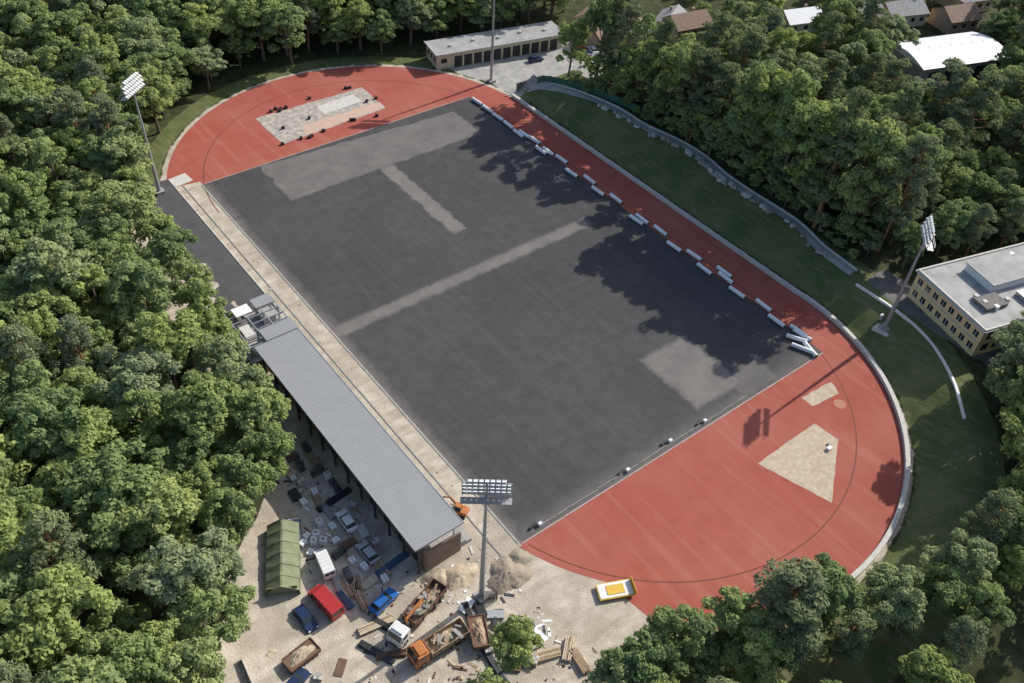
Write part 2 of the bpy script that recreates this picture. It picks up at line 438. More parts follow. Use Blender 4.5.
b.box((-1.5,3.8,6.66),(3,2.4,.1),0); b.box((-3.,-1.5,6.66),(1.7,3,.08),1)
b.obj("stair",parent=e)

# ------------------------------------------------------------ buildings
def garage():
    dx=Vector((36.5,-7.8)); L=dx.length; ang=math.atan2(dx.y,dx.x)
    e=empty("garage_building",(36.6,72.2,0),ang)
    b=MB("cream_plaster","dark_door","steel"); D=7.6
    b.box((L/2,D/2,2.1),(L,D,4.2),0)
    for i in range(11):
        x_=6+i*2.85
        b.box((x_,-.02,1.5),(2.2,.1,3.),1)
    b.box((2,-.03,2.2),(1.6,.1,1.2),1)
    for i in range(3): b.box((-.02,1.6+i*2.2,2.3),(.1,1.1,1.2),1)
    for i in range(12): b.box((4.6+i*2.85,-.08,2.05),(.35,.2,4.1),0)
    b.obj("walls",parent=e)
    b=MB("roof_felt","concrete_light")
    b.box((L/2,D/2-.2,4.3),(L+.8,D+1.0,.25),0); b.box((L/2,-.75,4.35),(L+.9,.2,.4),1)
    b.box((-.45,D/2-.2,4.35),(.2,D+1.1,.42),1)
    for i in range(5): b.box((5+i*7,3+i%2,4.65),(.7,.7,.5),1)
    b.obj("roof",parent=e)
garage()
def yellow_building():
    ang=math.atan2(-.27,.963)
    e=empty("school_building",(57.6,-57.6,4.15),ang)
    W=34;D=17.5;Z=6.0
    b=MB("yellow_plaster","glass","white_paint","concrete_light")
    b.box((W/2,-D/2,Z/2),(W,D,Z),0)
    for fl in range(2):
        z=1.8+fl*2.8
        for i in range(8):
            y_=-1.4-i*2.1
            b.box((-.02,y_,z),(.12,1.1,1.15),1); b.box((-.05,y_,z),(.14,.08,1.15),2); b.box((-.05,y_,z-.64),(.2,1.2,.1),3)
        for i in range(12):
            b.box((2+i*2.7,.02,z),(1.5,.12,1.5),1)
            b.box((2+i*2.7,-D-.02,z),(1.5,.12,1.5),1)
    b.box((-.1,-D/2,3.25),(.12,D,.16),3)
    b.obj("walls",parent=e)
    b=MB("roof_felt","concrete_light","steel","tarp_white","concrete_dark")
    b.box((W/2,-D/2,Z+.15),(W+.8,D+.8,.3),1); b.box((W/2,-D/2,Z+.34),(W-.2,D-.2,.1),0)
    for s_ in(0,1): b.box((W/2,-.0-s_*D,Z+.45),(W+.4,.35,.35),1)
    b.box((.0,-D/2,Z+.45),(.35,D-.4,.35),1)
    b.box((13.5,-6,Z+1.1),(10,7,1.5),3,top=(.97,.95)); b.box((13.5,-6,Z+1.95),(10.2,7.2,.2),0)
    b.box((6,-12,Z+.75),(5,3.4,.8),4); b.box((16,-13,Z+.8),(7,3,.9),2)
    for i in range(9): b.box((3+R.random()*22,-2-R.random()*13,Z+.8),(.8,.8,.9),1+i%3)
    b.obj("roof",parent=e)
yellow_building()
def house(name,x,y,w,d,hh,rh,ang,wall_,roof_):
    z=h(x,y); e=empty(name,(x,y,z),ang)
    b=MB(wall_,"glass","white_paint","dark_door"); b.box((0,0,hh/2),(w,d,hh),0)
    for s_ in(-1,1):
        n=max(2,int(w/3))
        for i in range(n):
            xx_=-w/2+(i+.5)*w/n
            b.box((xx_,s_*(d/2+.01),hh*.55),(1.2,.1,1.2),1); b.box((xx_,s_*(d/2+.05),hh*.55-.68),(1.4,.14,.1),2)
        b.add([(s_*w/2,-d/2,hh),(s_*w/2,d/2,hh),(s_*w/2,0,hh+rh)],[(0,1,2)],0)
    b.box((w/2+.01,0,1.05),(.1,1,2.1),3); b.obj("walls",parent=e)
    b=MB(roof_,"brick_wall"); o=.5
    t=.15
    for s_ in(-1,1):
        a=[(-w/2-o,s_*(d/2+o),hh-.3),(w/2+o,s_*(d/2+o),hh-.3),(w/2+o,0,hh+rh+.1),(-w/2-o,0,hh+rh+.1)]
        b.add(a+[(p[0],p[1],p[2]+t) for p in a],[(0,1,2,3),(4,5,6,7),(0,1,5,4),(1,2,6,5),(3,0,4,7)],0)
    b.box((w*.2,d*.15,hh+rh*.9),(.7,.7,1.6),1)
    b.obj("roof",parent=e)
HS=[("house",84.5,62,9,8,3.5,2.2,.2,"brick_wall","brown_tile"),("house",92,55.5,10,8,3.5,2.5,-.25,"cream_plaster","grey_tile"),
          ("house",97,64,8,7,3.5,2.2,1.2,"brick_wall","brown_tile"),("house",103,47,11,8,3.8,2.4,-.2,"brick_wall","brown_tile"),
          ("house",90,70,10,8,3.5,2.2,.4,"cream_plaster","brown_tile"),("house",107,56,10,8,3.5,2.2,.5,"cream_plaster","grey_tile"),
          ("house",133,32,11,8,3.6,2,-.3,"cream_plaster","tarp_white"),("house",147,24,15,9,4.5,2.4,-.35,"brick_wall","grey_tile"),
          ("house",163,19,12,9,4,2,-.35,"cream_plaster","grey_tile"),("house",174,8,10,9,4,2.4,-.3,"brick_wall","brown_tile"),
          ("house",190,14,12,9,4,2.4,-.3,"cream_plaster","grey_tile")]
for a in HS: house(*a)
def hangar():
    e=empty("storage_hangar",(149.0,-5.5,4.2),-.32); W=28;D=15
    b=MB("tarp_white","concrete","dark_door"); b.box((0,0,2.4),(W,D,4.8),1)
    for i in range(5): b.box((-10+i*5,-D/2-.02,1.8),(3,.1,3.4),2)
    b.obj("walls",parent=e)
    b=MB("tarp_white"); n=10;vs=[];fs=[]
    for i in range(n+1):
        t=i/n; yq=(-.5+t)*(D+1); z=4.8+1.5*math.sin(math.pi*t); vs+=[(-W/2-.4,yq,z),(W/2+.4,yq,z)]
    fs=[(2*i,2*i+1,2*i+3,2*i+2) for i in range(n)]+[tuple(2*i for i in range(n+1)),tuple(2*i+1 for i in range(n,-1,-1))]
    b.add(vs,fs,0)
    for j in range(9): b.box((-W/2+j*W/8,0,6.32),(.12,1.2,.06),0)
    b.obj("roof",parent=e)
hangar()

# ------------------------------------------------------------ flood light masts
def mast(x,y,z,hh):
    e=empty("floodlight_mast",(x,y,z))
    b=MB("steel","concrete","steel_dark")
    b.box((0,0,.2),(1.8,1.8,.9),1); n=4
    for i in range(n):
        z0=.5+i*(hh-.5)/n; z1=.5+(i+1)*(hh-.5)/n
        b.cyl((0,0,z0),(0,0,z1),.42-.07*i,.36-.07*i,12,0)
    for i in range(18): b.box((.5,0,2+i*(hh-4)/18),(.3,.05,.05),2)
    b.obj("pole",parent=e,smooth=False)
    ang=math.atan2(-y,-x)
    b=MB("steel","lamp_glass","steel_dark")
    for r in range(4):
        zz=hh-2.2+r*.85
        b.box((.25-.12*r,0,zz),(.12,6.2,.12),0)
        for c_ in range(9):
            yy=-2.8+c_*.7
            if r==3 and c_ in(0,8): continue
            b.box((.5-.12*r,yy,zz+.05),(.4,.56,.5),0,ry=.55,top=(.8,.85))
            b.box((.62-.12*r,yy,zz-.02),(.06,.52,.46),1,ry=.55)
            b.box((.40-.12*r,yy,zz+.33),(.42,.5,.05),1,ry=.3)
    for yy in(-3,-1,1,3): b.box((0,yy,hh-.9),(.1,.1,3),0,ry=-.12)
    b.box((-.5,0,hh-2.6),(1.0,6.4,.06),0); b.box((-1.,0,hh-2.0),(.05,6.4,.05),0); b.box((-1.,0,hh-1.6),(.05,6.4,.05),0)
    for i in range(8): b.box((-1.,-3.15+i*.9,hh-2.1),(.05,.05,1.1),0)
    b.obj("lamp_array",parent=e,rz=ang)
mast(-45.6,-59.8,0,26); mast(-44.3,58.2,0,26); mast(44.8,59.4,0,26); mast(48.4,-59.8,2.0,23.8)
b=MB("concrete_light","steel"); b.box((48.4,-59.8,1.7),(3.2,3.2,1.2),0); b.box((49.6,-57.9,2.9),(.8,.6,1.4),1); b.obj("mast_foundation",bevel=.04)

# ------------------------------------------------------------ vehicles
def wheels(b,xs,y,r,w=.25,dual=False):
    for x_ in xs:
        for s_ in(-1,1):
            b.cyl((x_,s_*y,r),(x_,s_*(y-w),r),r,r,14,"tyre"); b.cyl((x_,s_*(y+.01),r),(x_,s_*(y-.02),r),r*.5,r*.5,10,"steel")
def car(name,x,y,rz,paint,L=4.4,W=1.78,Hh=1.45,z=0):
    e=empty(name,(x,y,z),rz); s_=L/4.4
    b=MB(paint,"steel_dark","lamp_glass","car_red")
    b.prism([(-2.15*s_,.3),(-2.2*s_,.7),(-2.05*s_,.93),(-1.6*s_,.98),(.95*s_,.96),(1.9*s_,.80),(2.18*s_,.6),(2.2*s_,.3)],-W/2,W/2,0)
    b.box((2.17*s_,0,.42),(.12,W*.7,.2),1)
    for q in(-1,1): b.box((2.12*s_,q*W*.36,.66),(.15,.32,.14),2); b.box((-2.17*s_,q*W*.38,.72),(.1,.25,.2),3); b.box((.75*s_,q*(W/2+.1),.98),(.16,.2,.12),0)
    b.obj("body",parent=e,bevel=.06)
    b=MB("glass",paint)
    b.box((-.38*s_,0,.97+(Hh-1.0)/2),(2.75*s_,W*.9,Hh-1.0),0,top=(.66,.82),off=(-.12,0))
    b.box((-.5*s_,0,Hh-.01),(1.75*s_,W*.75,.06),1)
    for q in(-1,1):
        for t in(.30,-.45,-1.2): b.box((t*s_,q*W*.405,.97+(Hh-1)/2),(.09,.05,Hh-1.02),1,rx=-q*.3)
    b.obj("cabin",parent=e,bevel=.03)
    b=MB("tyre"); wheels(b,(-1.3*s_,1.35*s_),W/2+.01,.32); b.obj("wheels",parent=e)
def van(name,x,y,rz,paint,k_=1.):
    e=empty(name,(x,y,0),rz); e.scale=(k_,k_,k_)
    b=MB(paint,"steel_dark","lamp_glass")
    b.prism([(-2.9,.4),(-2.9,2.35),(-2.75,2.45),(1.3,2.45),(1.6,2.35),(2.25,1.35),(2.85,1.1),(2.95,.8),(2.95,.4)],-1,1,0)
    b.box((2.95,0,.5),(.12,1.9,.25),1)
    for q in(-1,1): b.box((2.88,q*.78,.88),(.14,.32,.2),2); b.box((1.75,q*1.12,1.45),(.12,.2,.3),1)
    for i in range(5): b.box((-2.2+i*.75,0,2.475),(.08,1.7,.05),0)
    b.obj("body",parent=e,bevel=.07)
    b=MB("glass"); b.box((1.96,0,1.87),(.05,1.7,1.05),0,ry=-.58)
    for q in(-1,1): b.box((1.15,q*1.005,1.75),(1.0,.03,.6),0); b.box((-2.915,q*.45,1.8),(.03,.7,.6),0)
    b.obj("windows",parent=e)
    b=MB("tyre"); wheels(b,(-1.8,1.85),1.01,.36); b.obj("wheels",parent=e)
def heap(b,cx,cy,cz,rx,ry,hh,m,n=14,rough=.25):
    vs=[];fs=[]
    ph=R.random()*6
    for j in range(n+1):
        for i in range(n+1):
            u=-1+2*i/n;v=-1+2*j/n; a=math.atan2(v,u); d=math.hypot(u,v)/(.86+.12*math.sin(3*a+ph)+.05*math.sin(7*a))
            zz=hh*max(0,1-d**1.3)*(1+R.uniform(-rough,rough)) if d<1 else -.03
            vs.append((cx+u*rx+R.uniform(-.03,.03)*rx,cy+v*ry+R.uniform(-.03,.03)*ry,cz+zz))
    fs=[(j*(n+1)+i,j*(n+1)+i+1,(j+1)*(n+1)+i+1,(j+1)*(n+1)+i) for j in range(n) for i in range(n)]
    b.add(vs,fs,m)
def truck(name,x,y,rz,cabp,bedp,L=9.5,crane=False,load="wood"):
    e=empty(name,(x,y,0),rz)
    b=MB("steel_dark"); b.box((0,0,.85),(L-.4,.9,.3)); b.box((-L/2+.2,0,.75),(.15,2.2,.2)); b.box((.6,.9,.75),(1.2,.5,.5)); b.obj("chassis",parent=e)
    b=MB(cabp,"steel_dark","lamp_glass"); xf=L/2
    b.prism([(xf-2.2,.7),(xf-2.2,2.75),(xf-.5,2.8),(xf-.12,1.8),(xf,1.5),(xf,.55),(xf-.9,.55)],-1.2,1.2,0)
    b.box((xf+.02,0,.65),(.15,2.4,.35),1)
    for q in(-1,1): b.box((xf+.05,q*.9,.85),(.08,.35,.2),2); b.box((xf-.3,q*1.35,2),(.12,.2,.55),1)
    b.box((xf-1.4,0,2.9),(1.2,1.8,.2),0)
    b.obj("cab",parent=e,bevel=.07)
    b=MB("glass"); b.box((xf-.27,0,2.28),(.05,2.1,.85),0,ry=-.36)
    for q in(-1,1): b.box((xf-1.1,q*1.21,2.1),(.9,.03,.7),0)
    b.obj("windows",parent=e)
    x0=-L/2; x1=xf-(3.4 if crane else 2.5); bl=x1-x0; bc=(x0+x1)/2
    b=MB(bedp,load,"steel_dark"); b.box((bc,0,1.15),(bl,2.45,.14),0)
    for q in(-1,1):
        b.box((bc,q*1.2,1.65),(bl,.07,.9),0)
        for i in range(6): b.box((x0+.4+i*(bl-.8)/5,q*1.27,1.6),(.12,.08,1.),2)
    b.box((x0+.04,0,1.65),(.08,2.33,.9),0); b.box((x1-.04,0,1.75),(.08,2.33,1.1),0)
    b.obj("cargo_bed",parent=e)
    b=MB(load,"concrete","wood"); heap(b,bc,0,1.23,bl/2-.15,1.1,.7,0)
    for i in range(14): b.box((bc+R.uniform(-.42,.42)*bl,R.uniform(-.8,.8),1.6+R.random()*.5),(R.uniform(.3,1.8),R.uniform(.1,.5),R.uniform(.06,.3)),R.choice([0,1,2]),rz=R.random()*3,rx=R.uniform(-.3,.3))
    b.obj("load",parent=e)
    if crane:
        b=MB("orange_paint","steel_dark"); xc=xf-2.85
        b.box((xc,0,1.6),(.5,.8,1.6),1); b.cyl((xc,0,2.2),(xc,0,3.3),.18,m=0)
        b.box((xc-1.7,.1,3.5),(3.6,.25,.3),0,ry=.12); b.box((xc-2.2,.1,3.1),(2.6,.18,.2),0,ry=-.25)
        b.obj("crane",parent=e)
    b=MB("tyre"); wheels(b,(-L/2+1.2,-L/2+2.5,L/2-1.2),1.22,.5,.35); b.obj("wheels",parent=e)
def trailer(name,x,y,rz,m,load,L=6.5,W=2.3):
    e=empty(name,(x,y,0),rz)
    b=MB(m,"steel_dark"); b.prism([(-L/2+.5,.25),(-L/2,1.45),(L/2,1.45),(L/2-.5,.25)],-W/2+.06,W/2-.06,0)
    for q in(-1,1):
        b.box((0,q*W/2,1.2),(L,.1,.7),0); b.box((0,q*(W/2+.03),1.55),(L,.16,.12),0)
        for i in range(6): b.box((-L/2+.6+i*(L-1.2)/5,q*(W/2+.05),.85),(.1,.08,1.2),1)
        b.box((q*L/2,0,1.25),(.1,W,.7),0)
    b.obj("skip_body",parent=e)
    b=MB(load); heap(b,0,0,1.45,L/2-.1,W/2-.1,.5,0); b.obj("load",parent=e)
van("red_van",-63.8,-48.2,math.radians(97),"car_red")
car("parked_car",-67.2,-48.6,math.radians(-87),"car_darkblue")
car("parked_car",-57.2,-52.6,math.radians(14),"car_blue",L=4.6)
car("parked_car",-72.6,-56,math.radians(20),"car_darkblue")
van("white_van",-60.9,-42.6,math.radians(80),"car_white",.85)
car("parked_car",-54.6,-38.0,math.radians(88),"car_white",L=4.3)
car("parked_car",-54.9,-44.6,math.radians(92),"car_silver",L=4.3)
truck("flatbed_truck",-54.6,-57.2,math.radians(199),"car_white","rust",L=10.5,crane=True,load="gravel_heap")
truck("dump_truck",-54.8,-62.6,math.radians(178),"orange_paint","wood",L=8.5,load="sand_heap")
trailer("waste_skip",-70.3,-53.4,math.radians(8),"rust","sand_heap",4.6,2.2)
trailer("waste_skip",-49.4,-64.4,math.radians(65),"rust","wood",4.6,2.2)
for (x_,y_,r_,p_) in [(79,58,1.2,"car_white"),(76,54.5,1.2,"car_silver"),(76,60,.3,"car_red"),(62,62.3,-.2,"car_darkblue"),(72,51,1.4,"car_white")]: car("parked_car",x_,y_,r_,p_,z=h(x_,y_)+.02)

def excavator(x,y,rz,name="mini_excavator"):
    e=empty(name,(x,y,0),rz)
    b=MB("black_plastic","steel_dark")
    for q in(-1,1):
        b.prism([(-1.1,.12),(-.9,0),(.9,0),(1.1,.12),(1.1,.42),(.9,.55),(-.9,.55),(-1.1,.42)],q*.75-.18,q*.75+.18,0)
        for i in range(4): b.cyl((-.75+i*.5,q*.93,.26),(-.75+i*.5,q*.95,.26),.16,m=1)
    b.box((0,0,.35),(1.2,1.2,.25),1); b.box((1.35,0,.3),(.1,1.8,.4),1); b.obj("tracks",parent=e)
    b=MB("orange_paint","glass","steel_dark"); b.box((-.35,0,1.0),(1.9,1.5,.7),0,top=(.95,.95))
    b.box((.15,.32,1.85),(1.0,.8,1.1),1,top=(.85,.9)); b.box((.15,.32,2.44),(1.05,.85,.08),0)
    for a in(-.45,.45):
        for c_ in(-.38,.38): b.box((.15+a,.32+c_,1.85),(.07,.07,1.12),2)
    b.obj("house",parent=e,bevel=.05)
    b=MB("orange_paint","steel_dark")
    b.cyl((.5,-.3,1.2),(1.7,-.3,2.7),.16,.13,8,0); b.cyl((1.7,-.3,2.7),(2.9,-.3,2.2),.13,.12,8,0); b.cyl((2.9,-.3,2.2),(3.2,-.3,.9),.12,.09,8,0)
    b.cyl((.9,-.3,1.2),(1.8,-.3,2.4),.05,m=1); b.prism([(2.9,.2),(3.4,.15),(3.55,.7),(3.2,.95),(2.95,.7)],-.6,0,1)
    b.obj("boom",parent=e)
excavator(-39.8,-46.4,math.radians(120))

def tent():
    a=Vector((-62.7,-33.6));c_=Vector((-68,-43.6)); d=c_-a; L=d.length; ctr=(a+c_)/2
    e=empty("storage_tent",(ctr.x,ctr.y,0),math.atan2(d.y,d.x)); W=4.8
    prof=[(-W/2,.05),(-W/2+.1,1.35),(-W/4,2.05),(-.15,2.65),(.15,2.65),(W/4,2.05),(W/2-.1,1.35),(W/2,.05)]
    b=MB("tarp_green"); m=26; vs=[];n=len(prof)
    for j in range(m+1):
        sag=.10*abs(math.sin(math.pi*j*6/m))
        for i,(yq,zq) in enumerate(prof):
            w_=sag if 1<i<n-2 else sag*.4
            vs.append((-L/2+j*L/m,yq,zq-w_+R.uniform(-.03,.03)))
    fs=[(j*n+i,j*n+i+1,(j+1)*n+i+1,(j+1)*n+i) for j in range(m) for i in range(n-1)]
    b.add(vs,fs,0); b.add([(-L/2,p[0],p[1]) for p in prof],[tuple(range(n))],0); b.obj("canopy",parent=e)
    b=MB("steel","dark_door","tarp_green")
    for j in range(7):
        xx_=-L/2+j*L/6
        for i in range(n-1): b.cyl((xx_,prof[i][0]*1.005,prof[i][1]+.03),(xx_,prof[i+1][0]*1.005,prof[i+1][1]+.03),.035,n=5,m=2)
    b.box((L/2-.3,0,1.1),(.1,W-.6,2.1),2)
    b.obj("frame",parent=e)
tent()
b=MB("yellow_paint","white_paint","steel_dark","sand_heap")
b.box((0,0,.45),(5.2,2.6,.25),0); b.box((0,0,.60),(4.9,2.3,.06),1); b.box((0,0,.66),(2.6,1.5,.07),0)
for x_ in(-2.2,2.2):
    for y_ in(-1,1): b.box((x_,y_,.17),(.2,.2,.34),2)
b.box((2.7,0,.9),(.08,2.5,.9),0)
b.obj("work_platform",(-29.6,-70.3,0),math.radians(-25))
b=MB("gravel_heap"); heap(b,0,0,0,3.9,3.2,1.2,0,34,.10); heap(b,3.0,1.2,0,2.2,1.8,.7,0,18,.12); b.obj("gravel_pile",(-40.4,-59.2,0),smooth=True)
b=MB("sand_heap"); heap(b,0,0,0,3.4,2.2,.9,0,28,.15); heap(b,-2.4,1.2,0,2.0,1.6,.6,0,18,.15); b.obj("sand_pile",(-46.2,-55.2,0),smooth=True)
b=MB("sand_heap"); heap(b,0,0,0,2.4,2.0,.9,0,20,.15); b.obj("sand_pile",(-73.5,-50.5,0),smooth=True)
b=MB("gravel_heap"); heap(b,0,0,0,2.0,1.4,.6,0,18,.15); b.obj("gravel_pile",(-49.4,-53.2,0),smooth=True)

def pallet(b,x,y,z,rz=0):
    c,s=math.cos(rz),math.sin(rz)
    for i in range(5):
        o=-.42+i*.21; b.box((x-s*o,y+c*o,z+.13),(1.2,.13,.03),"wood_pale",rz=rz)
    for o in(-.5,0,.5): b.box((x+c*o,y+s*o,z+.055),(.1,.95,.11),"wood",rz=rz)
def stack(kind,x,y,rz):
    if kind=="bags":
        b=MB("wood_pale"); pallet(b,0,0,0)
        for l_ in range(R.randint(2,5)):
            for i in(-1,1):
                for j in(-1,1): b.box((i*.28+R.uniform(-.03,.03),j*.23,.24+l_*.17),(.54,.44,.16),"white_wrap",top=(.85,.8))
        b.obj("cement_bag_pallet",(x,y,0),rz,bevel=.02)
    elif kind=="pipes":
        b=MB("black_plastic")
        L=R.uniform(3,6); mm=R.choice(["black_plastic","blue_plastic","steel","steel_dark","steel","rust"])
        for l_ in range(3):
            for i in range(6-l_): b.cyl((-L/2+R.uniform(-.1,.1),-.5+i*.2+l_*.1,.12+l_*.17),(L/2,-.5+i*.2+l_*.1,.12+l_*.17),.1,n=7,m=mm)
        b.obj("pipe_bundle",(x,y,0),rz)
    elif kind=="timber":
        b=MB("wood"); L=R.uniform(2.5,5)
        for l_ in range(4):
            for i in range(5): b.box((R.uniform(-.15,.15),-.5+i*.25,.1+l_*.12),(L,.2,.1),R.choice(["wood","wood_pale"]),rz=R.uniform(-.04,.04))
        b.obj("timber_stack",(x,y,0),rz)
    elif kind=="blocks":
        b=MB("wood_pale"); pallet(b,0,0,0)
        for l_ in range(4):
            for i in range(3):
                for j in range(2): b.box((-.38+i*.38,-.22+j*.44,.26+l_*.21),(.36,.42,.2),R.choice(["concrete","concrete_light"]))
        b.obj("concrete_block_pallet",(x,y,0),rz)
    elif kind=="bigbag":
        b=MB("white_wrap","sand_heap"); b.box((0,0,.5),(1,1,1),0,top=(.9,.9)); heap(b,0,0,.98,.42,.42,.18,1,6)
        for i in(-1,1):
            for j in(-1,1): b.cyl((i*.4,j*.4,1),(i*.25,j*.25,1.2),.03,n=5,m=0)
        b.obj("big_bag",(x,y,0),rz,bevel=.08)
    elif kind=="frames":
        b=MB("steel_dark")
        for i in range(7):
            for q in(-1,1): b.box((q*1.,-.5+i*.15,.6),(.06,.06,1.2),0)
            b.box((0,-.5+i*.15,1.2),(2,.06,.06),0); b.box((0,-.5+i*.15,.35),(2,.06,.06),0)
        b.obj("scaffold_frame_stack",(x,y,0),rz)
    elif kind=="boards":
        b=MB(R.choice(["concrete_light","wood_pale","white_wrap","steel","black_plastic","rust"])); 
        for i in range(6): b.box((R.uniform(-.08,.08),R.uniform(-.08,.08),.08+i*.06),(2.4,1.2,.05),0,rz=R.uniform(-.05,.05))
        b.obj("board_stack",(x,y,0),rz)
kinds=["bags","pipes","timber","blocks","bigbag","frames","boards","bags","timber"]
placed=[(-54.6,-37.2),(-54.6,-39),(-54.9,-43.7),(-54.9,-45.6),(-60.9,-41.4),(-60.9,-43.6)]
def tryp(kd,x,y,rz,dm=1.9):
    if all((x-a)**2+(y-c)**2>dm*dm for a,c in placed): placed.append((x,y)); stack(kd,x,y,rz)
for i in range(150):
    y_=R.uniform(-50,-22); x_=R.uniform(-58.5,-52.3); tryp(R.choice(kinds),x_,y_,R.choice([1.57,1.5,1.65,0,.1]),1.7)
for i in range(36): tryp(R.choice(["pipes","timber","pipes","frames"]),R.uniform(-61.6,-57.8),R.uniform(-50,-45.8),1.45+R.uniform(-.2,.2),1.4)
for i in range(16): tryp(R.choice(["bigbag","bags"]),R.uniform(-61.8,-59),R.uniform(-39.5,-36.5),R.random(),1.2)
for i in range(60): tryp(R.choice(["timber","boards","blocks","pipes","frames"]),R.uniform(-51,-44.5),R.uniform(-72,-59.5),R.random()*3,1.6)
for i in range(14): tryp(R.choice(["bags","boards","blocks"]),R.uniform(-75,-66.5),R.uniform(-61,-56),R.random()*3,1.8)
for i in range(5): tryp(R.choice(["timber","boards","timber"]),R.uniform(-44,-36),R.uniform(-76,-69),R.random()*3,1.8)
for i in range(8): tryp(R.choice(["pipes","timber"]),R.uniform(-62,-58),R.uniform(-60,-54.5),R.random()*3,1.8)
b=MB("blue_plastic","white_wrap"); b.box((0,0,.9),(3.4,1.8,.04),0,rx=.15); b.box((.5,.2,.45),(2.8,1.4,.8),1); b.obj("covered_material_stack",(-61.6,-35.0,0),1.1)
b=MB("wood","wood_pale","concrete_light","steel_dark","white_wrap","rust")
for i in range(1100):
    x_=R.uniform(-76,-40); y_=R.uniform(-76,-24)
    if x_<leftb(y_)+1 or (x_>-51.6 and y_>-52.5): continue
    s_=R.uniform(.10,.38); b.box((x_,y_,.05),(s_*R.choice([1,1,4]),s_,.1),R.randint(0,5),rz=R.random()*3)
for i in range(14):
    x_=R.uniform(-40.5,-36.8); y_=R.uniform(-56,56); s_=R.uniform(.1,.25); b.box((x_,y_,.06),(s_,s_*2,.12),R.choice([0,1,2]),rz=R.random()*3)
b.obj("construction_debris")
b=MB("steel","concrete")
for i in range(11):
    x_=-76+.2*i; y_=-70+i*1.9
    b.box((x_-3,y_,.9),(.1,.1,1.8),1)
    b.box((x_-3+.1,y_+.95,1.0),(.03,1.8,1.5),0,rz=-.1)
b.obj("site_fence")

# ------------------------------------------------------------ trees
def leaf_mat(name,cols,transl=.40):
    k=NT(name)
    oi=k.n("ShaderNodeObjectInfo"); cr=k.n("ShaderNodeValToRGB")
    while len(cr.color_ramp.elements)<len(cols): cr.color_ramp.elements.new(.5)
    for i,c in enumerate(cols):
        cr.color_ramp.elements[i].position=i/(len(cols)-1); cr.color_ramp.elements[i].color=(*c,1)
    k.l(oi.outputs["Random"],cr.inputs[0])
    t=k.attr("tint"); 
    c=k.mix(1.,cr.outputs[0],k.mix(t,(.72,.76,.8),(1.28,1.22,1.05)),'MULTIPLY')
    df=k.n("ShaderNodeBsdfDiffuse"); k.l(c,df.inputs[0])
    tr=k.n("ShaderNodeBsdfTranslucent"); k.l(c,tr.inputs[0])
    mx=k.n("ShaderNodeMixShader"); mx.inputs[0].default_value=transl
    k.l(df.outputs[0],mx.inputs[1]); k.l(tr.outputs[0],mx.inputs[2])
    out=[n for n in k.t.nodes if n.type=='OUTPUT_MATERIAL'][0]; k.l(mx.outputs[0],out.inputs[0])
    k.t.nodes.remove(k.b)
    return k.m
M["leaf"]=leaf_mat("broad_leaf",[(.23,.31,.14),(.34,.42,.16),(.26,.34,.17),(.39,.46,.18),(.32,.38,.24),(.36,.43,.16),(.22,.30,.145),(.32,.40,.17)])
M["needle"]=leaf_mat("pine_needle",[(.18,.225,.130),(.23,.275,.145),(.20,.24,.16)],.3)
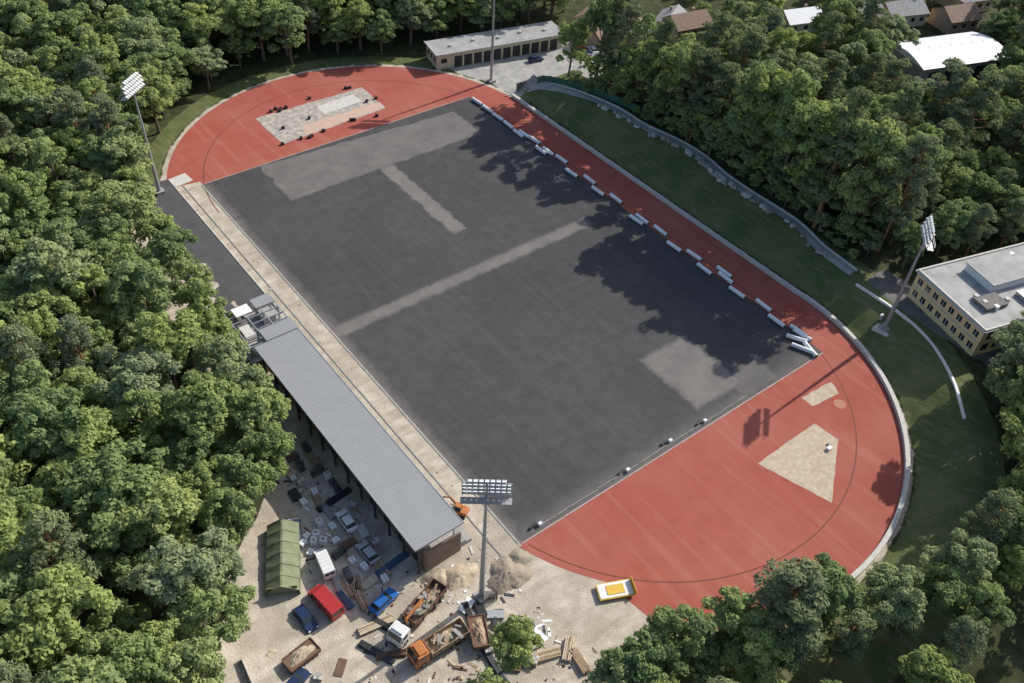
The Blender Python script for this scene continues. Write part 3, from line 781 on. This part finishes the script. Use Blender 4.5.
def tree_mesh(name,seed,kind):
    r=np.random.RandomState(seed)
    if kind=="pine":
        Ht=20.; clumps=[]
        b=MB("pine_bark","needle")
        top=Ht*.97; z=Ht*.30
        b.cyl((0,0,-1),(0.2,0.1,Ht*.5),.28,.2,7,0); b.cyl((.2,.1,Ht*.5),(0,0,top),.2,.05,6,0)
        while z<Ht:
            f=(z-Ht*.30)/(Ht*.70); Rr=3.3*(1-f)**.7*(.6+.8*min(1,f*3))+.3
            for i in range(5):
                a=r.rand()*6.28; q=Rr*(.45+.6*r.rand())
                c=(q*math.cos(a),q*math.sin(a),z+r.uniform(-.5,.5)+.15*q)
                clumps.append((c,(r.uniform(.7,1.15),r.uniform(.7,1.15),r.uniform(.4,.65)),r.rand()))
                b.cyl((0,0,z-.6),c,.07,.03,4,0)
            z+=1.0
        nl=85; ls=(.19,.40)
    else:
        Ht=16.; b=MB("bark","leaf"); clumps=[]
        Rc=r.uniform(4.5,5.6); cz=Ht*.56
        b.cyl((0,0,-1),(.1,.1,Ht*.3),.36,.27,8,0); b.cyl((.1,.1,Ht*.3),(0,0,Ht*.75),.27,.1,7,0)
        nb=r.randint(10,15); lobes=[((r.uniform(-.8,.8),r.uniform(-.8,.8),Ht-2.8-r.rand()),2.4)]
        for i in range(nb):
            a=6.28*i/nb*2.4+r.uniform(-.4,.4); zf=r.uniform(-.75,.6); q=Rc*(.62)*math.sqrt(1-zf*zf*.8)*r.uniform(.7,1.2)
            c=(q*math.cos(a),q*math.sin(a),cz+zf*Ht*.36); lobes.append((c,r.uniform(1.3,2.7)))
        for c,lr in lobes:
            b.cyl((0,0,max(Ht*.25,c[2]-3.)),c,.14,.05,5,0)
            nc=int(5.0*lr)
            for i in range(nc):
                v=r.normal(size=3); v/=np.linalg.norm(v)
                if v[2]<-.3: v[2]*=-1
                cc=np.array(c)+v*lr*r.uniform(.7,1.05)*np.array([1,1,.85])
                s_=r.uniform(.5,1.1); clumps.append((tuple(cc),(s_,s_,s_*.8),r.rand()))
        nl=92; ls=(.17,.38)
    n0=len(b.v); allv=[];tint=[]
    for c,rad,t in clumps:
        n=int(nl*(rad[0]/1.0)**1.6)
        v=r.normal(size=(n,3)); v/=np.linalg.norm(v,axis=1)[:,None]
        v[:,2]=np.where((v[:,2]<-.2),-v[:,2],v[:,2])
        rr=r.uniform(.70,1.2,size=(n,1))
        cen=np.array(c)+v*rr*np.array(rad)
        nn=v+r.normal(size=(n,3))*.45+np.array([0,0,.25]); nn/=np.linalg.norm(nn,axis=1)[:,None]
        u=np.cross(nn,r.normal(size=(n,3))); u/=np.linalg.norm(u,axis=1)[:,None]; w=np.cross(nn,u)
        s=r.uniform(ls[0],ls[1],size=(n,1))
        a=.66 if kind!="pine" else .42
        q=np.stack([cen+u*s,cen+w*s*a,cen-u*s,cen-w*s*a],1)
        allv.append(q.reshape(-1,3)); tint.append(np.clip(t*.6+r.rand(n)*.4,0,1))
    V=np.concatenate(allv); T=np.concatenate(tint); nf=len(T)
    fb=len(b.f)
    me=bpy.data.meshes.new(name)
    F=np.arange(nf*4).reshape(-1,4)+n0
    me.from_pydata(b.v+V.tolist(),[],b.f+[tuple(x) for x in F.tolist()])
    me.materials.append(M[b.mats[0]]); me.materials.append(M[b.mats[1]])
    me.polygons.foreach_set("material_index",[0]*fb+[1]*nf)
    at=me.attributes.new("tint",'FLOAT','FACE'); at.data.foreach_set("value",np.concatenate([np.zeros(fb),T]).astype(np.float32))
    me.update(); return me,Ht
DEC=[tree_mesh("deciduous_tree_mesh",100+i,"dec") for i in range(8)]
PIN=[tree_mesh("pine_tree_mesh",200+i,"pine") for i in range(4)]
def plant(x,y,Hh,kind="deciduous_tree",wide=1.):
    me,Ht=R.choice(PIN if kind=="pine_tree" else DEC)
    s_=Hh/Ht
    o=bpy.data.objects.new(kind,me); COL.objects.link(o)
    o.location=(x,y,h(x,y)); o.rotation_euler=(R.uniform(-.05,.05),R.uniform(-.05,.05),R.random()*6.28)
    w=s_*wide*R.uniform(.92,1.1); o.scale=(w,w,s_)
CAM_XY=Vector((-87.9,-112.35))  # ground point straight below the camera
# tree-free strips from houses and hangar toward the camera, keeping them in view
views=[(a[1],a[2],17 if a[1]<130 else 22,8.) for a in HS]+[(149.,-5.5,32,14),(141,-2,26,9),(158,-8,26,9)]
def blocked(x,y):
    for hx,hy,ln,rad in views:
        p=Vector((hx,hy)); d=(CAM_XY-p).normalized(); q=Vector((x,y))-p
        t=max(0,min(ln,q.dot(d)))
        if (q-d*t).length<rad: return True
    return False
def region(x,y):
    d=float(capd(x,y))
    if -51<x<34 and y>50 and d>4.2: return "L"
    if y>60 and x<=-51: return "L"
    if y<=60 and y>-58 and x<leftb(y)-4: return "L"
    if y<=-58 and y>-105 and x<leftb(y)-3: return "L"
    if 34<=x<92 and y>85-.2*(x-36): return "L"
    if x>63 and y>-53-.28*(x-60) and y<38:
        if blocked(x,y): return None
        return "R"
    if x>=112 and 38<=y<120:
        if blocked(x,y): return None
        return "H"
    if x>98 and -110<y<=-53: return "R"
    if y<-83 and x>-44 and x<10 and d>6: return "B"
    if y<-83 and x>=10 and d>9 : return "B"
    return None
pts=[]
sp=7.6
j=0
yv=-118
while yv<158:
    xv=-125+(sp/2 if j%2 else 0)
    while xv<205:
        x_=xv+R.uniform(-2.1,2.1); y_=yv+R.uniform(-2.1,2.1)
        if not(y_>95 and x_>70) and not (x_<-110) and not(y_<-110) and not(math.hypot(x_,y_+0)>200):
            g=region(x_,y_)
            if g: pts.append((x_,y_,g))
        xv+=sp
    yv+=sp*.87; j+=1
for x_,y_,g in pts:
    if math.hypot(x_+87.9,y_+112.35)<20: continue
    if g=="L":
        if R.random()<.06: plant(x_,y_,R.uniform(15,20),"pine_tree",1.1)
        else: plant(x_,y_,R.uniform(11.,19.5),"deciduous_tree",R.uniform(.95,1.3))
    elif g=="R":
        cap_=14 if (y_>18) else 30
        if y_<-44 and x_<100: cap_=13
        if R.random()<.42: plant(x_,y_,min(cap_,R.uniform(16,23)),"pine_tree",1.2)
        else: plant(x_,y_,min(cap_,R.uniform(11,19)),"deciduous_tree",1.08)
    elif g=="H": 
        if R.random()<.6: plant(x_,y_,R.uniform(6,9),"deciduous_tree")
    elif g=="B":
        if R.random()<.3: plant(x_,y_,R.uniform(12,16),"pine_tree",1.2)
        else: plant(x_,y_,R.uniform(9.5,13.5),"deciduous_tree",1.1)
y_=39
while y_>-48:
    if y_>6: Hh=R.uniform(20,24)
    elif y_>-8: Hh=R.uniform(12,15)
    else: Hh=R.uniform(26,30)
    kd="pine_tree" if R.random()<.3 else "deciduous_tree"
    plant(62.8+R.uniform(-1,1.5),y_,Hh,kd,.82 if Hh>22 else .95)
    plant(62+R.uniform(-1.2,.6),y_+R.uniform(-2,2),R.uniform(5,10),"deciduous_tree",1.15)
    if R.random()<.8: plant(67+R.uniform(-1,2),y_+R.uniform(-2,2),R.uniform(7,12),"deciduous_tree",1.1)
    y_-=R.uniform(4.2,5.6)
# understorey shrubs along the embankment path
y_=40
while y_>-48:
    q=min(pth,key=lambda p:abs(p[1]-y_))
    plant(q[0]+2.6+R.uniform(-.3,.8),y_,R.uniform(2.2,4.8),"deciduous_shrub",1.4)
    y_-=R.uniform(2.6,4.6)
for t in [(-48.5,-70.5,12),(-41.5,-82,11),(-37,-83,13),(-31,-84,14.5),(-24.5,-86,13.5),(-11.5,-91,15),(-6,-97,14),(-60.5,-71,9),(-55,-73.5,9.5),(-66,-70,8),
          (60,-80,13),(53.5,-81.5,14),(66,-83,14),(47,-84,17),(41,-88.5,17),(34.5,-93.5,16),(27,-98,15),(19,-101,14),(50,-90,15),(58,-88,14),(44,-96,17),
          (58.5,45,15),(72,39,11),(84,40,9),(-50,64,13),(-46,71,14),(77,-40,18),(66.5,49.5,6),
          (-55.8,2,13),(-54.5,10,14),(-53.8,18,13),(-53.5,26,14),(-53,34,13),(-52.6,42,14),(-51.5,50,13),(-50.5,57,12),
          (-57.8,-5,14),(-58.5,-12,15),(-58,-19,14.5),(-59.5,-25.5,14.5),(-65,-29,14),(-70,-33,14),(-74.2,-39.5,14),(-78.5,-46,14),(-83,-52,14),(-87,-58,13)]:
    plant(t[0],t[1],t[2],"deciduous_tree",1.)
plant(-17.5,-89.5,18,"pine_tree",1.5); plant(-20,-91,16,"pine_tree",1.4); plant(60,-33,25,"pine_tree",1.3)

# ------------------------------------------------------------ light, sky, camera
w=bpy.data.worlds.new("World"); S.world=w; w.use_nodes=True
nt=w.node_tree; sky=nt.nodes.new("ShaderNodeTexSky"); sky.sky_type='NISHITA'; sky.sun_disc=False
EL=math.radians(33.4)
sky.sun_elevation=EL; sky.sun_rotation=math.radians(88.3); sky.air_density=1.; sky.dust_density=2.
nt.links.new(sky.outputs[0],nt.nodes["Background"].inputs[0]); nt.nodes["Background"].inputs[1].default_value=.15
ld=bpy.data.lights.new("sun",'SUN'); ld.energy=5.; ld.angle=math.radians(.5); ld.color=(1,.95,.86)
lo=bpy.data.objects.new("sun",ld); COL.objects.link(lo)
lo.rotation_euler=Vector((math.cos(EL),.03,math.sin(EL))).to_track_quat('Z','Y').to_euler(); lo.location=(120,0,90)
d1=Vector((-.60940871,-.57108569,.54998378)); d2=Vector((.79125752,-.39403617,.46759708)); d3=Vector((.0503245,-.72013654,-.69200492))
rt=Vector((d2[0],d1[0],d3[0])); dw=Vector((d2[1],d1[1],d3[1])); fw=Vector((d2[2],d1[2],d3[2]))
cd=bpy.data.cameras.new("camera"); cd.sensor_width=36; cd.lens=907/1024*36; cd.clip_end=6000; cd.clip_start=1
co=bpy.data.objects.new("camera",cd); COL.objects.link(co)
mt=Matrix((( rt.x,-dw.x,-fw.x,-87.9),(rt.y,-dw.y,-fw.y,-112.35),(rt.z,-dw.z,-fw.z,115),(0,0,0,1)))
co.matrix_world=mt; S.camera=co
S.view_settings.view_transform='Standard'; S.view_settings.look='None'; S.view_settings.exposure=0
